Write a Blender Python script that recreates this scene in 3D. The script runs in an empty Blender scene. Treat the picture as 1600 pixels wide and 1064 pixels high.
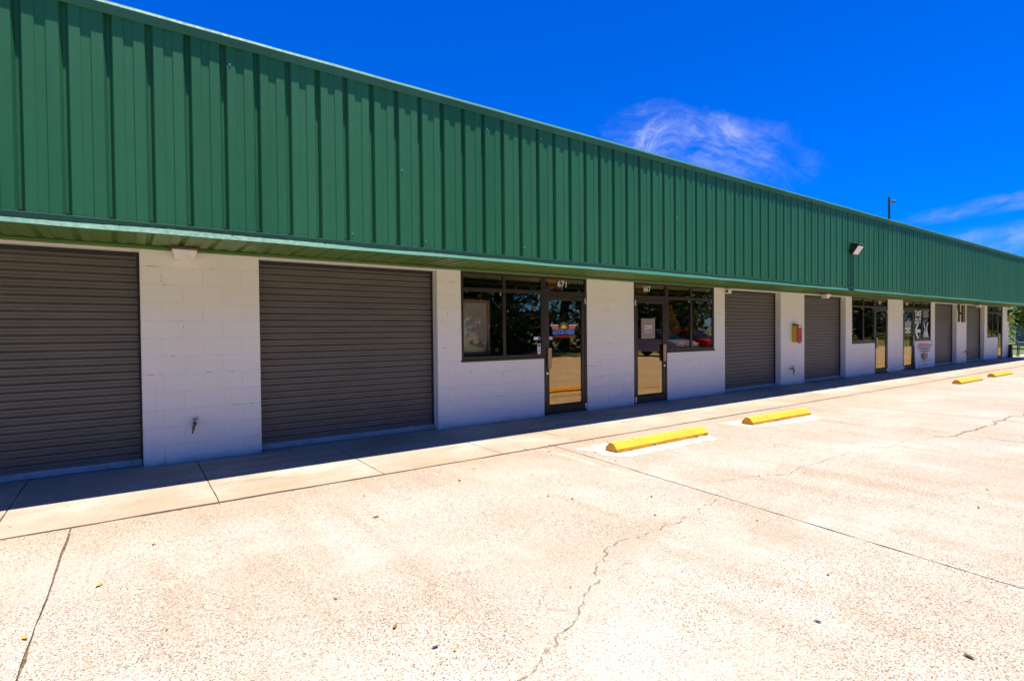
import bpy, bmesh, math, random
from mathutils import Vector, Matrix
from math import radians, sin, cos, pi, atan2, asin, tan
S = bpy.context.scene
COL = S.collection
R = random.Random(7)

# ---------------------------------------------------------------- camera
def setup_camera():
    yaw, pitch, roll = 0.6192, -0.0167, -0.0093
    fw = Vector((sin(yaw)*cos(pitch), cos(yaw)*cos(pitch), sin(pitch)))
    r = fw.cross(Vector((0, 0, 1))).normalized(); u = r.cross(fw)
    r, u = cos(roll)*r + sin(roll)*u, cos(roll)*u - sin(roll)*r
    cam = bpy.data.cameras.new('camera'); o = bpy.data.objects.new('camera', cam); COL.objects.link(o)
    m = Matrix((r, u, -fw)).transposed().to_4x4(); m.translation = (0, -7.2712, 1.4831)
    o.matrix_world = m
    cam.sensor_width = 36; cam.lens = 839.6/1600*36; cam.clip_end = 2000; cam.clip_start = .05
    S.camera = o
setup_camera()
# ---------------------------------------------------------------- world, sun, exposure
SUN = Vector((0.075, -0.135, 1.0)).normalized()
W = bpy.data.worlds.new('World'); S.world = W; W.use_nodes = True
def NT(nt):
    L = nt.links.new
    def N(t, **k):
        n = nt.nodes.new(t)
        for a, b in k.items():
            if a.startswith('i_'):
                key = a[2:]
                key = int(key) if key.isdigit() else key.replace('_', ' ')
                n.inputs[key].default_value = b
            else: setattr(n, a, b)
        return n
    def M(op, a, b=None, c=None, clamp=False):
        n = nt.nodes.new('ShaderNodeMath'); n.operation = op; n.use_clamp = clamp
        for i, v in enumerate((a, b, c)):
            if v is None: continue
            if isinstance(v, (int, float)): n.inputs[i].default_value = v
            else: L(v, n.inputs[i])
        return n.outputs[0]
    def MIX(f, a, b, mode='MIX'):
        n = nt.nodes.new('ShaderNodeMix'); n.data_type = 'RGBA'; n.blend_type = mode
        for i, v in ((0, f), (6, a), (7, b)):
            if isinstance(v, (int, float)): n.inputs[i].default_value = v
            elif isinstance(v, tuple): n.inputs[i].default_value = v if len(v) == 4 else v + (1,)
            else: L(v, n.inputs[i])
        return n.outputs[2]
    def RAMP(fac, *stops):
        n = nt.nodes.new('ShaderNodeValToRGB'); e = n.color_ramp.elements
        while len(e) < len(stops): e.new(0.5)
        for el, (p, c) in zip(e, stops):
            el.position = p; el.color = (c, c, c, 1) if isinstance(c, (int, float)) else tuple(c) + (1,)
        L(fac, n.inputs[0]); return n.outputs[0]
    def NOISE(vec, scale, detail=4, rough=.55, dist=0, out=0):
        n = nt.nodes.new('ShaderNodeTexNoise'); n.inputs['Scale'].default_value = scale
        n.inputs['Detail'].default_value = detail; n.inputs['Roughness'].default_value = rough
        n.inputs['Distortion'].default_value = dist
        if vec is not None: L(vec, n.inputs['Vector'])
        return n.outputs[out]
    def MAP(vec, scale=(1, 1, 1), loc=(0, 0, 0), rot=(0, 0, 0)):
        n = nt.nodes.new('ShaderNodeMapping'); n.inputs['Scale'].default_value = scale
        n.inputs['Location'].default_value = loc; n.inputs['Rotation'].default_value = rot
        L(vec, n.inputs['Vector']); return n.outputs[0]
    return L, N, M, MIX, RAMP, NOISE, MAP

def build_world():
    nt = W.node_tree; nt.nodes.clear()
    L, N, M, MIX, RAMP, NOISE, MAP = NT(nt)
    out = N('ShaderNodeOutputWorld'); bg = N('ShaderNodeBackground'); bg.inputs['Strength'].default_value = 0.102
    sky = N('ShaderNodeTexSky', sky_type='NISHITA'); sky.sun_disc = False
    sky.sun_elevation = asin(SUN.z); sky.sun_rotation = atan2(SUN.x, SUN.y)
    sky.air_density = 1.0; sky.dust_density = 0.15; sky.ozone_density = 3.0
    hs = N('ShaderNodeHueSaturation'); hs.inputs['Saturation'].default_value = 1.10; hs.inputs['Value'].default_value = 1.0
    L(MIX(1.0, sky.outputs[0], (.18, .37, .93), 'MULTIPLY'), hs.inputs['Color'])
    tc = N('ShaderNodeTexCoord'); d = tc.outputs['Generated']
    def plane(c, rotdeg):
        c = Vector(c).normalized(); r = c.cross(Vector((0, 0, 1))).normalized(); u = r.cross(c)
        a = radians(rotdeg); r, u = cos(a)*r + sin(a)*u, cos(a)*u - sin(a)*r
        def dot(v):
            n = nt.nodes.new('ShaderNodeVectorMath'); n.operation = 'DOT_PRODUCT'; L(d, n.inputs[0]); n.inputs[1].default_value = v
            return n.outputs['Value']
        w = M('MAXIMUM', dot(c), 0.05)
        return M('DIVIDE', dot(r), w), M('DIVIDE', dot(u), w)
    def comb(a, b, z=0.0):
        n = nt.nodes.new('ShaderNodeCombineXYZ'); L(a, n.inputs[0]); L(b, n.inputs[1]); n.inputs[2].default_value = z
        return n.outputs[0]
    def cirrus(c, rot, su, sv, seed, gain, fan=0.0):
        u, v = plane(c, rot)
        m = M('ADD', M('POWER', M('ABSOLUTE', M('DIVIDE', u, su)), 2.0), M('POWER', M('ABSOLUTE', M('DIVIDE', v, sv)), 2.0))
        uv = comb(u, v, seed)
        wob = M('MULTIPLY', M('SUBTRACT', NOISE(uv, 12, 4, .65), .5), 2.0)
        mask = M('POWER', M('SUBTRACT', 1.0, M('ADD', m, wob), clamp=True), 1.3)
        bend = M('MULTIPLY', M('POWER', M('ABSOLUTE', u), 2.0), fan)
        warp = M('MULTIPLY', M('SUBTRACT', NOISE(uv, 16, 3), .5), .05)
        v2 = M('ADD', M('ADD', v, bend), warp)
        st = NOISE(comb(M('MULTIPLY', u, 9.0), M('MULTIPLY', v2, 75.0), seed), 1.0, 6, .68, .25)
        big = NOISE(comb(M('MULTIPLY', u, 14.0), M('MULTIPLY', v2, 24.0), seed + 3), 1.0, 5, .65, .6)
        s = M('ADD', M('MULTIPLY', RAMP(st, (.36, 0.0), (.80, 1.0)), RAMP(big, (.30, .15), (.68, 1.0))), M('MULTIPLY', RAMP(big, (.42, 0.0), (.85, 1.0)), .30))
        return M('MULTIPLY', M('MULTIPLY', mask, s), gain, clamp=True)
    DIRS = CLOUDS
    tot = None
    for c in DIRS:
        k = cirrus(*c); tot = k if tot is None else M('MAXIMUM', tot, k)
    col = MIX(tot, hs.outputs[0], (4.2, 4.4, 5.0))
    L(col, bg.inputs['Color']); L(bg.outputs[0], out.inputs[0])
CLOUDS = [  # direction, roll, half-width, half-height, seed, gain, bend
    ((0.780, 0.542, 0.300), -18, .18, .064, 1.3, .62, 1.0),
    ((0.725, 0.610, 0.320), 58, .075, .030, 5.3, .75, 3.0),
    ((0.968, 0.215, 0.120), 9, .15, .024, 9.1, .45, 0.0),
    ((0.962, 0.225, 0.165), 5, .12, .014, 14.1, .3, 0.0),
]
build_world()
sl = bpy.data.lights.new('sun', 'SUN'); sl.energy = 5.0; sl.angle = radians(.5); sl.color = (1, .945, .85)
so = bpy.data.objects.new('sun', sl); COL.objects.link(so); so.rotation_mode = 'QUATERNION'
so.rotation_quaternion = SUN.to_track_quat('Z', 'Y'); so.location = (0, -10, 20)
S.view_settings.view_transform = 'Standard'; S.view_settings.look = 'None'
S.view_settings.exposure = 1.06; S.view_settings.gamma = 1
S.render.engine = 'CYCLES'
S.cycles.max_bounces = 10; S.cycles.diffuse_bounces = 6; S.cycles.transparent_max_bounces = 16

# ---------------------------------------------------------------- materials
def mat(name, color=(.5, .5, .5), rough=.6, metal=0, spec=.5, fn=None):
    m = bpy.data.materials.new(name); m.use_nodes = True; nt = m.node_tree
    b = nt.nodes['Principled BSDF']
    b.inputs['Base Color'].default_value = tuple(color) + (1,); b.inputs['Roughness'].default_value = rough
    b.inputs['Metallic'].default_value = metal; b.inputs['Specular IOR Level'].default_value = spec
    if fn: fn(nt, b, NT(nt))
    return m
def bump(nt, b, T, h, strength, dist):
    n = nt.nodes.new('ShaderNodeBump'); n.inputs['Strength'].default_value = strength; n.inputs['Distance'].default_value = dist
    T[0](h, n.inputs['Height']); T[0](n.outputs[0], b.inputs['Normal'])
def objco(nt): return nt.nodes.new('ShaderNodeTexCoord').outputs['Object']

def f_lot(walk):
    def fn(nt, b, T):
        L, N, M, MIX, RAMP, NOISE, MAP = T
        co = objco(nt)
        sep = N('ShaderNodeSeparateXYZ'); L(co, sep.inputs[0])
        big = NOISE(co, .55, 5, .6, .4); mid = NOISE(co, 2.3, 5, .62, .3)
        streak = NOISE(MAP(co, (1.5, .16, 1) if not walk else (.35, 2.6, 1), (3, 1, 0)), 1.6, 5, .6, .6)
        fine = NOISE(co, 70, 3, .7)
        c = MIX(RAMP(big, (.36, 0.0), (.66, 1.0)), (.392, .354, .296), (.305, .250, .182))
        c = MIX(M('MULTIPLY', RAMP(streak, (.50, 0.0), (.74, 1.0)), (.78 if not walk else .85)), c, (.24, .165, .095))
        # pale worn patches
        pale = NOISE(MAP(co, (1, 1, 1), (17, 5, 0)), 1.1, 5, .6, .5)
        c = MIX(M('MULTIPLY', RAMP(pale, (.50, 0.0), (.72, 1.0)), .75), c, (.47, .43, .37))
        # dirt along the pavement joint
        if not walk:
            near = RAMP(M('ADD', M('DIVIDE', M('ADD', sep.outputs[1], 3.5), 1.6), M('MULTIPLY', M('SUBTRACT', mid, .5), .9)), (.35, 0.0), (1.0, 1.0))
            c = MIX(M('MULTIPLY', near, .8), c, (.30, .215, .135))
        else:
            near = RAMP(M('ADD', M('DIVIDE', M('ADD', sep.outputs[1], 1.0), -1.0), M('MULTIPLY', M('SUBTRACT', mid, .5), 1.4)), (.2, 0.0), (.75, 1.0))
            c = MIX(M('MULTIPLY', near, .5), c, (.30, .195, .105))
        # exposed aggregate: small stones
        v = N('ShaderNodeTexVoronoi', feature='F1'); v.inputs['Scale'].default_value = 190; L(co, v.inputs['Vector'])
        sv = N('ShaderNodeSeparateColor'); L(v.outputs['Color'], sv.inputs[0])
        patch = RAMP(NOISE(MAP(co, (1, 1, 1), (4, 9, 0)), .9, 4, .65, .4), (.30, .4), (.56, 1.0))
        k = 1.0 if not walk else .3
        dark = M('MULTIPLY', M('MULTIPLY', RAMP(sv.outputs[0], (.85, 0.0), (.90, 1.0)), patch), k)
        tan_ = M('MULTIPLY', M('MULTIPLY', RAMP(sv.outputs[1], (.55, 0.0), (.62, 1.0)), patch), k*.62)
        lite = M('MULTIPLY', M('MULTIPLY', RAMP(sv.outputs[2], (.66, 0.0), (.72, 1.0)), patch), k*.5)
        c = MIX(tan_, c, (.20, .13, .07)); c = MIX(lite, c, (.62, .57, .50)); c = MIX(dark, c, (.055, .04, .03))
        v2 = N('ShaderNodeTexVoronoi', feature='F1'); v2.inputs['Scale'].default_value = 38; L(co, v2.inputs['Vector'])
        s2 = N('ShaderNodeSeparateColor'); L(v2.outputs['Color'], s2.inputs[0])
        spot = M('MULTIPLY', RAMP(s2.outputs[0], (.93, 0.0), (.94, 1.0)), RAMP(v2.outputs['Distance'], (.18, 1.0), (.3, 0.0)))
        c = MIX(M('MULTIPLY', M('MULTIPLY', spot, patch), .7), c, (.11, .085, .07))
        c = MIX(M('MULTIPLY', RAMP(fine, (.35, 1.0), (.6, 0.0)), .22), c, (.33, .25, .18))
        L(c, b.inputs['Base Color']); b.inputs['Roughness'].default_value = .88; b.inputs['Specular IOR Level'].default_value = .25
        h = M('ADD', M('MULTIPLY', v.outputs['Distance'], .5), M('MULTIPLY', fine, .8))
        bump(nt, b, T, h, .35, .004)
    return fn
def f_wall(nt, b, T):
    L, N, M, MIX, RAMP, NOISE, MAP = T
    co = objco(nt); sep = N('ShaderNodeSeparateXYZ'); L(co, sep.inputs[0])
    g = N('ShaderNodeNewGeometry'); sn = N('ShaderNodeSeparateXYZ'); L(g.outputs['Normal'], sn.inputs[0])
    side = M('GREATER_THAN', M('ABSOLUTE', sn.outputs[0]), .6)
    hx = MIXV = M('ADD', M('MULTIPLY', M('SUBTRACT', sep.outputs[0], .109), M('SUBTRACT', 1.0, side)), M('MULTIPLY', M('ADD', sep.outputs[1], .001), side))
    cv = N('ShaderNodeCombineXYZ'); L(hx, cv.inputs[0]); L(M('SUBTRACT', sep.outputs[2], .018), cv.inputs[1])
    br = N('ShaderNodeTexBrick'); br.offset = .5; br.squash = 1
    for k, v in (('Scale', 1), ('Mortar Size', .0042), ('Mortar Smooth', .6), ('Brick Width', .4069), ('Row Height', .2032)): br.inputs[k].default_value = v
    br.inputs['Color1'].default_value = (0, 0, 0, 1); br.inputs['Color2'].default_value = (1, 1, 1, 1); br.inputs['Mortar'].default_value = (.5, .5, .5, 1)
    L(cv.outputs[0], br.inputs['Vector'])
    mort = br.outputs['Fac']
    big = NOISE(co, 1.2, 4, .6); fine = NOISE(co, 55, 4, .6); gap = NOISE(MAP(co, (1, 1, 1)), 5.5, 4, .7)
    c = MIX(RAMP(big, (.3, 0.0), (.7, 1.0)), (.87, .825, .745), (.84, .785, .69))
    c = MIX(M('MULTIPLY', br.outputs['Color'], .05), c, (.60, .56, .50))
    c = MIX(M('MULTIPLY', mort, .20), c, (.52, .44, .34))
    hole = M('MULTIPLY', mort, RAMP(gap, (.57, 0.0), (.63, 1.0)))
    c = MIX(M('MULTIPLY', hole, .85), c, (.10, .065, .04))
    # splash dirt at the foot and a few rain streaks
    foot = RAMP(M('ADD', sep.outputs[2], M('MULTIPLY', M('SUBTRACT', NOISE(co, 8, 4), .5), .12)), (0.0, 1.0), (.09, 0.0))
    c = MIX(M('MULTIPLY', foot, .6), c, (.40, .36, .31))
    stre = RAMP(NOISE(MAP(co, (9, 9, .5)), 1.5, 4, .6), (.60, 0.0), (.75, 1.0))
    c = MIX(M('MULTIPLY', stre, .10), c, (.45, .36, .26))
    L(c, b.inputs['Base Color']); b.inputs['Roughness'].default_value = .62
    h = M('ADD', M('MULTIPLY', mort, -1.0), M('MULTIPLY', fine, .35))
    bump(nt, b, T, h, .40, .006)
def f_green(c0, c1, rough):
    def fn(nt, b, T):
        L, N, M, MIX, RAMP, NOISE, MAP = T
        co = objco(nt)
        n = NOISE(MAP(co, (3, 3, .5)), 1.2, 5, .6); f = NOISE(co, 26, 4, .7)
        sep = N('ShaderNodeSeparateXYZ'); L(co, sep.inputs[0])
        # one sheet is ~0.9 m wide: very slight change of shade from sheet to sheet
        wn = N('ShaderNodeTexWhiteNoise', noise_dimensions='1D'); L(M('FLOOR', M('DIVIDE', M('ADD', sep.outputs[0], .44), .903)), wn.inputs['W'])
        c = MIX(RAMP(n, (.3, 0.0), (.7, 1.0)), c0, c1)
        c = MIX(M('MULTIPLY', wn.outputs['Value'], .28), c, tuple(min(1, x*1.5 + .02) for x in c0))
        c = MIX(M('MULTIPLY', RAMP(f, (.64, 0.0), (.72, 1.0)), .18), c, (.12, .18, .11))
        b.inputs['Specular IOR Level'].default_value = .3
        L(c, b.inputs['Base Color']); L(RAMP(f, (.3, rough - .05), (.7, rough + .12)), b.inputs['Roughness'])
        bump(nt, b, T, NOISE(MAP(co, (2.2, 2.2, .9)), 1.6, 2, .5), .16, .02)
    return fn
def f_speck(c0, c1, scale=20, rough=.6, amt=1.0):
    def fn(nt, b, T):
        L, N, M, MIX, RAMP, NOISE, MAP = T
        n = NOISE(objco(nt), scale, 5, .65)
        L(MIX(M('MULTIPLY', RAMP(n, (.38, 0.0), (.66, 1.0)), amt), c0, c1), b.inputs['Base Color'])
        b.inputs['Roughness'].default_value = rough
        bump(nt, b, T, n, .12, .004)
    return fn
def f_shutter(nt, b, T):
    L, N, M, MIX, RAMP, NOISE, MAP = T
    co = objco(nt); n = NOISE(MAP(co, (1.2, 1, 6)), 1.4, 5, .6); s = NOISE(MAP(co, (14, 14, 1.2)), 1.0, 4, .6)
    c = MIX(RAMP(n, (.3, 0.0), (.7, 1.0)), (.110, .095, .078), (.142, .124, .102))
    c = MIX(M('MULTIPLY', RAMP(s, (.58, 0.0), (.8, 1.0)), .25), c, (.20, .17, .135))
    sep = N('ShaderNodeSeparateXYZ'); L(co, sep.inputs[0])
    low = RAMP(M('ADD', sep.outputs[2], M('MULTIPLY', M('SUBTRACT', NOISE(co, 5, 5, .65), .5), .5)), (.02, 1.0), (.30, 0.0)); c = MIX(M('MULTIPLY', low, .35), c, (.23, .19, .15))
    L(c, b.inputs['Base Color']); b.inputs['Roughness'].default_value = .42; b.inputs['Specular IOR Level'].default_value = .45
def f_yellow(nt, b, T):
    L, N, M, MIX, RAMP, NOISE, MAP = T
    co = objco(nt); n = NOISE(co, 6, 6, .7); f = NOISE(co, 34, 4, .7); sep = N('ShaderNodeSeparateXYZ'); L(co, sep.inputs[0])
    c = MIX(RAMP(n, (.35, 0.0), (.7, 1.0)), (.70, .36, .012), (.60, .28, .010))
    c = MIX(M('MULTIPLY', RAMP(f, (.62, 0.0), (.72, 1.0)), .45), c, (.70, .48, .12))
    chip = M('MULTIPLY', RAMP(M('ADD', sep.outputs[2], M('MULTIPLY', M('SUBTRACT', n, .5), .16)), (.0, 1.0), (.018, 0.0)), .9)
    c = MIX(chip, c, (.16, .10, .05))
    sc = RAMP(NOISE(MAP(co, (5, 16, 16), (2, 0, 0)), 1.6, 5, .7), (.60, 0.0), (.68, 1.0)); c = MIX(M('MULTIPLY', sc, .55), c, (.30, .20, .09))
    L(c, b.inputs['Base Color']); b.inputs['Roughness'].default_value = .7; bump(nt, b, T, f, .4, .006)
def f_paint(nt, b, T):
    L, N, M, MIX, RAMP, NOISE, MAP = T
    co = objco(nt); n = NOISE(co, 5, 6, .72); f = NOISE(co, 60, 3, .7)
    c = MIX(RAMP(f, (.4, 0.0), (.62, 1.0)), (.66, .615, .55), (.55, .48, .40)); L(c, b.inputs['Base Color'])
    b.inputs['Roughness'].default_value = .8
    tr = N('ShaderNodeBsdfTransparent'); mx = N('ShaderNodeMixShader')
    L(RAMP(M('ADD', M('MULTIPLY', n, .7), M('MULTIPLY', f, .3)), (.36, 0.0), (.58, .95)), mx.inputs[0])
    L(tr.outputs[0], mx.inputs[1]); L(b.outputs[0], mx.inputs[2]); L(mx.outputs[0], nt.nodes['Material Output'].inputs[0])
def f_stripe(nt, b, T):
    L, N, M, MIX, RAMP, NOISE, MAP = T
    co = objco(nt); n = NOISE(co, 3.5, 6, .72); b.inputs['Base Color'].default_value = (.66, .60, .53, 1); b.inputs['Roughness'].default_value = .8
    tr = N('ShaderNodeBsdfTransparent'); mx = N('ShaderNodeMixShader')
    L(RAMP(n, (.40, 0.0), (.72, .6)), mx.inputs[0]); L(tr.outputs[0], mx.inputs[1]); L(b.outputs[0], mx.inputs[2]); L(mx.outputs[0], nt.nodes['Material Output'].inputs[0])
def f_crack(nt, b, T, lo=.40, hi=.62, top=.85):
    L, N, M, MIX, RAMP, NOISE, MAP = T
    co = objco(nt); n = NOISE(co, 14, 5, .75); b.inputs['Base Color'].default_value = (.17, .115, .075, 1); b.inputs['Roughness'].default_value = 1
    tr = N('ShaderNodeBsdfTransparent'); mx = N('ShaderNodeMixShader')
    L(RAMP(n, (lo, 0.0), (hi, top)), mx.inputs[0]); L(tr.outputs[0], mx.inputs[1]); L(b.outputs[0], mx.inputs[2]); L(mx.outputs[0], nt.nodes['Material Output'].inputs[0])
def f_glass(nt, b, T):
    L, N, M, MIX, RAMP, NOISE, MAP = T
    fr = N('ShaderNodeFresnel'); fr.inputs['IOR'].default_value = 1.6
    gl = N('ShaderNodeBsdfGlossy'); gl.inputs['Color'].default_value = (.95, .76, .48, 1); gl.inputs['Roughness'].default_value = .004
    tr = N('ShaderNodeBsdfTransparent'); tr.inputs['Color'].default_value = (.97, .95, .92, 1)
    mx = N('ShaderNodeMixShader'); L(M('ADD', M('MULTIPLY', fr.outputs[0], .75), .05, clamp=True), mx.inputs[0])
    n = nt.nodes.new('ShaderNodeBump'); n.inputs['Strength'].default_value = .05; n.inputs['Distance'].default_value = .01
    L(NOISE(objco(nt), 2.2, 1), n.inputs['Height']); L(n.outputs[0], gl.inputs['Normal'])
    L(tr.outputs[0], mx.inputs[1]); L(gl.outputs[0], mx.inputs[2]); L(mx.outputs[0], nt.nodes['Material Output'].inputs[0])
def f_leaf(c0, c1, c2):
    def fn(nt, b, T):
        L, N, M, MIX, RAMP, NOISE, MAP = T
        g = N('ShaderNodeNewGeometry'); r = g.outputs['Random Per Island']
        n = NOISE(objco(nt), .9, 3)
        c = MIX(RAMP(r, (0.0, 0.0), (1.0, 1.0)), c0, c1); c = MIX(RAMP(n, (.4, 0.0), (.65, .8)), c, c2)
        L(c, b.inputs['Base Color']); b.inputs['Roughness'].default_value = .55
        t = N('ShaderNodeBsdfTranslucent'); L(c, t.inputs[0]); mx = N('ShaderNodeMixShader'); mx.inputs[0].default_value = .35
        L(b.outputs[0], mx.inputs[1]); L(t.outputs[0], mx.inputs[2]); L(mx.outputs[0], nt.nodes['Material Output'].inputs[0])
    return fn

MT = dict(
    lot=mat('lot_concrete', fn=f_lot(False)), walk=mat('walk_concrete', fn=f_lot(True)),
    joint=mat('joint_dirt', fn=f_speck((.035, .025, .017), (.20, .135, .075), 38, 1)),
    wall=mat('painted_block', fn=f_wall),
    cream=mat('cream_paint', fn=f_speck((.80, .77, .71), (.72, .67, .59), 7, .6)),
    green=mat('green_metal', fn=f_green((.014, .120, .050), (.020, .142, .060), .5)),
    trim=mat('green_trim', fn=f_green((.018, .115, .072), (.023, .132, .085), .55)),
    soffit=mat('green_soffit', fn=f_green((.085, .165, .035), (.105, .185, .045), .4)),
    screw=mat('screw_metal', (.75, .74, .70), .35, .6),
    shutter=mat('shutter_grey', fn=f_shutter), bar=mat('bare_metal', fn=f_speck((.46, .45, .45), (.34, .32, .31), 12, .45)),
    guide=mat('black_guide', (.018, .015, .013), .6),
    bronze=mat('bronze_frame', fn=f_speck((.020, .0125, .007), (.032, .02, .0115), 9, .42)),
    gold=mat('brass_plate', fn=f_speck((.50, .32, .14), (.40, .25, .10), 14, .4)),
    chrome=mat('lock_metal', (.75, .74, .72), .25, .8),
    glass=mat('bronze_glass', fn=f_glass),
    white=mat('white_plastic', (.80, .79, .76), .5), offwhite=mat('vinyl_white', (.88, .87, .85), .5),
    lens=mat('lens_white', fn=f_speck((.80, .76, .72), (.70, .64, .58), 18, .35)),
    brown=mat('rust_brown', fn=f_speck((.075, .045, .028), (.15, .09, .05), 30, .7)),
    black=mat('black_plastic', (.015, .014, .013), .45), darkgrey=mat('dark_metal', (.07, .068, .065), .5),
    iron=mat('spigot_iron', fn=f_speck((.10, .10, .105), (.16, .15, .14), 60, .5)),
    brass=mat('spigot_brass', fn=f_speck((.19, .15, .085), (.09, .07, .04), 60, .45)),
    red=mat('red_enamel', fn=f_speck((.56, .022, .014), (.42, .016, .012), 30, .4)),
    alarm_yellow=mat('yellow_enamel', fn=f_speck((.66, .44, .03), (.56, .36, .025), 30, .45)),
    yellow=mat('worn_yellow_paint', fn=f_yellow), paint=mat('worn_white_paint', fn=f_paint), stripe=mat('faded_stripe', fn=f_stripe),
    crack=mat('crack_dirt', fn=f_crack), crack_open=mat('crack_gap', fn=lambda a, b, c: f_crack(a, b, c, .22, .36, .95)),
    taupe=mat('taupe_print', (.30, .235, .205), .5), blue=mat('blue_print', (.16, .34, .92), .5), navy=mat('navy_print', (.012, .016, .11), .5),
    orange=mat('orange_print', (.90, .33, .02), .5), sun_yellow=mat('sun_print', (.95, .62, .04), .5), redprint=mat('red_print', (.72, .05, .035), .5),
    lilac=mat('lilac_print', (.55, .50, .72), .5), inkgrey=mat('grey_print', (.33, .31, .27), .6), darkprint=mat('dark_print', (.06, .05, .07), .6),
    poster=mat('banner_vinyl', fn=f_speck((.80, .78, .80), (.74, .71, .76), 4, .5)), pink=mat('pink_print', (.70, .40, .42), .6), tanprint=mat('tan_print', (.46, .24, .07), .6),
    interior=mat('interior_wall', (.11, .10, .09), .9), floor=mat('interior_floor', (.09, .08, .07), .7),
    wicker=mat('wicker', fn=f_speck((.70, .47, .17), (.52, .32, .10), 40, .6)),
    board=mat('board_grey', (.62, .57, .55), .6), wood=mat('pale_wood', fn=f_speck((.42, .32, .22), (.32, .23, .15), 10, .6)),
    roof=mat('roof_grey', (.35, .35, .34), .8), pole=mat('pole_green', (.035, .075, .055), .5),
    bark=mat('bark', fn=f_speck((.12, .085, .06), (.055, .04, .03), 14, .9)),
    leafA=mat('leaf_dark', fn=f_leaf((.014, .036, .009), (.035, .08, .018), (.022, .046, .012))),  # darkened so the backlit shade of these trees sits in the leaf colour
    leafB=mat('leaf_bright', fn=f_leaf((.09, .16, .02), (.26, .34, .05), (.15, .23, .03))),  # sunlit brightness of the shrubs painted into the leaf colour
    grass=mat('grass', fn=f_speck((.045, .085, .02), (.11, .13, .04), 3, .9)),
    grey_siding=mat('grey_siding', fn=f_speck((.14, .17, .21), (.11, .13, .17), 5, .7)),
    pale_siding=mat('pale_siding', fn=f_speck((.50, .45, .34), (.42, .37, .28), 5, .7)),
    shingle=mat('shingle', fn=f_speck((.16, .13, .11), (.24, .20, .17), 12, .9)),
    carred=mat('car_red', (.30, .010, .008), .22), carblue=mat('car_blue', (.16, .18, .42), .22), tyre=mat('tyre', (.02, .02, .02), .8), carglass=mat('car_glass', (.01, .012, .014), .08),
    leafbrown=mat('dry_leaf_brown', fn=f_speck((.24, .12, .035), (.14, .07, .025), 60, .7)), leafgold=mat('dry_leaf_gold', fn=f_speck((.50, .28, .05), (.36, .19, .035), 60, .7)), leafblack=mat('dry_leaf_dark', (.035, .026, .02), .8),
)

# ---------------------------------------------------------------- mesh helpers
KEEP = set()
def obj(name, bm, m, parent=None, smooth=False, loc=None):
    me = bpy.data.meshes.new(name)
    if id(bm) not in KEEP: bmesh.ops.recalc_face_normals(bm, faces=bm.faces[:])
    KEEP.discard(id(bm))
    bm.to_mesh(me); bm.free()
    for x in (m if isinstance(m, (list, tuple)) else [m]): me.materials.append(x)
    if smooth:
        for p in me.polygons: p.use_smooth = True
    o = bpy.data.objects.new(name, me); COL.objects.link(o)
    if parent: o.parent = parent
    if loc: o.location = loc
    return o
def thing(name, label, cat, loc=(0, 0, 0), group=None, rz=0):
    o = bpy.data.objects.new(name, None); COL.objects.link(o); o.location = loc; o.rotation_euler = (0, 0, rz); o.empty_display_size = .2
    o['label'] = label; o['category'] = cat
    if group: o['group'] = group
    return o
def tag(o, label, cat, group=None):
    o['label'] = label; o['category'] = cat
    if group: o['group'] = group
    return o
def struct(o): o['kind'] = 'structure'; return o
def BM(): return bmesh.new()
def box(bm, x0, x1, y0, y1, z0, z1, bev=0, mi=0):
    vs = [bm.verts.new(p) for p in ((x0, y0, z0), (x1, y0, z0), (x1, y1, z0), (x0, y1, z0), (x0, y0, z1), (x1, y0, z1), (x1, y1, z1), (x0, y1, z1))]
    fs = [bm.faces.new([vs[i] for i in q]) for q in ((0, 3, 2, 1), (4, 5, 6, 7), (0, 1, 5, 4), (1, 2, 6, 5), (2, 3, 7, 6), (3, 0, 4, 7))]
    for f in fs: f.material_index = mi
    if bev:
        es = {e for f in fs for e in f.edges}
        r = bmesh.ops.bevel(bm, geom=list(es), offset=bev, segments=2, affect='EDGES', profile=.5)
        for f in r['faces']: f.material_index = mi
    return vs
def prism(bm, pts, axis, a, b, bev=0, mi=0):
    """extrude 2-D outline: axis 'y' -> pts are (x,z); 'x' -> (y,z); 'z' -> (x,y)"""
    def P(p, t): return (p[0], t, p[1]) if axis == 'y' else (t, p[0], p[1]) if axis == 'x' else (p[0], p[1], t)
    A = [bm.verts.new(P(p, a)) for p in pts]; B = [bm.verts.new(P(p, b)) for p in pts]
    fs = [bm.faces.new(A), bm.faces.new(B[::-1])]
    n = len(pts)
    for i in range(n): fs.append(bm.faces.new((A[i], B[i], B[(i+1) % n], A[(i+1) % n])))
    for f in fs: f.material_index = mi
    if bev:
        es = {e for f in fs for e in f.edges}
        r = bmesh.ops.bevel(bm, geom=list(es), offset=bev, segments=2, affect='EDGES', profile=.5)
        for f in r['faces']: f.material_index = mi
def sheet(bm, rows, mi=0):
    """rows of equal-length point lists -> quads"""
    V = [[bm.verts.new(p) for p in r] for r in rows]
    for a, b in zip(V, V[1:]):
        for i in range(len(a)-1): bm.faces.new((a[i], a[i+1], b[i+1], b[i])).material_index = mi
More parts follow.
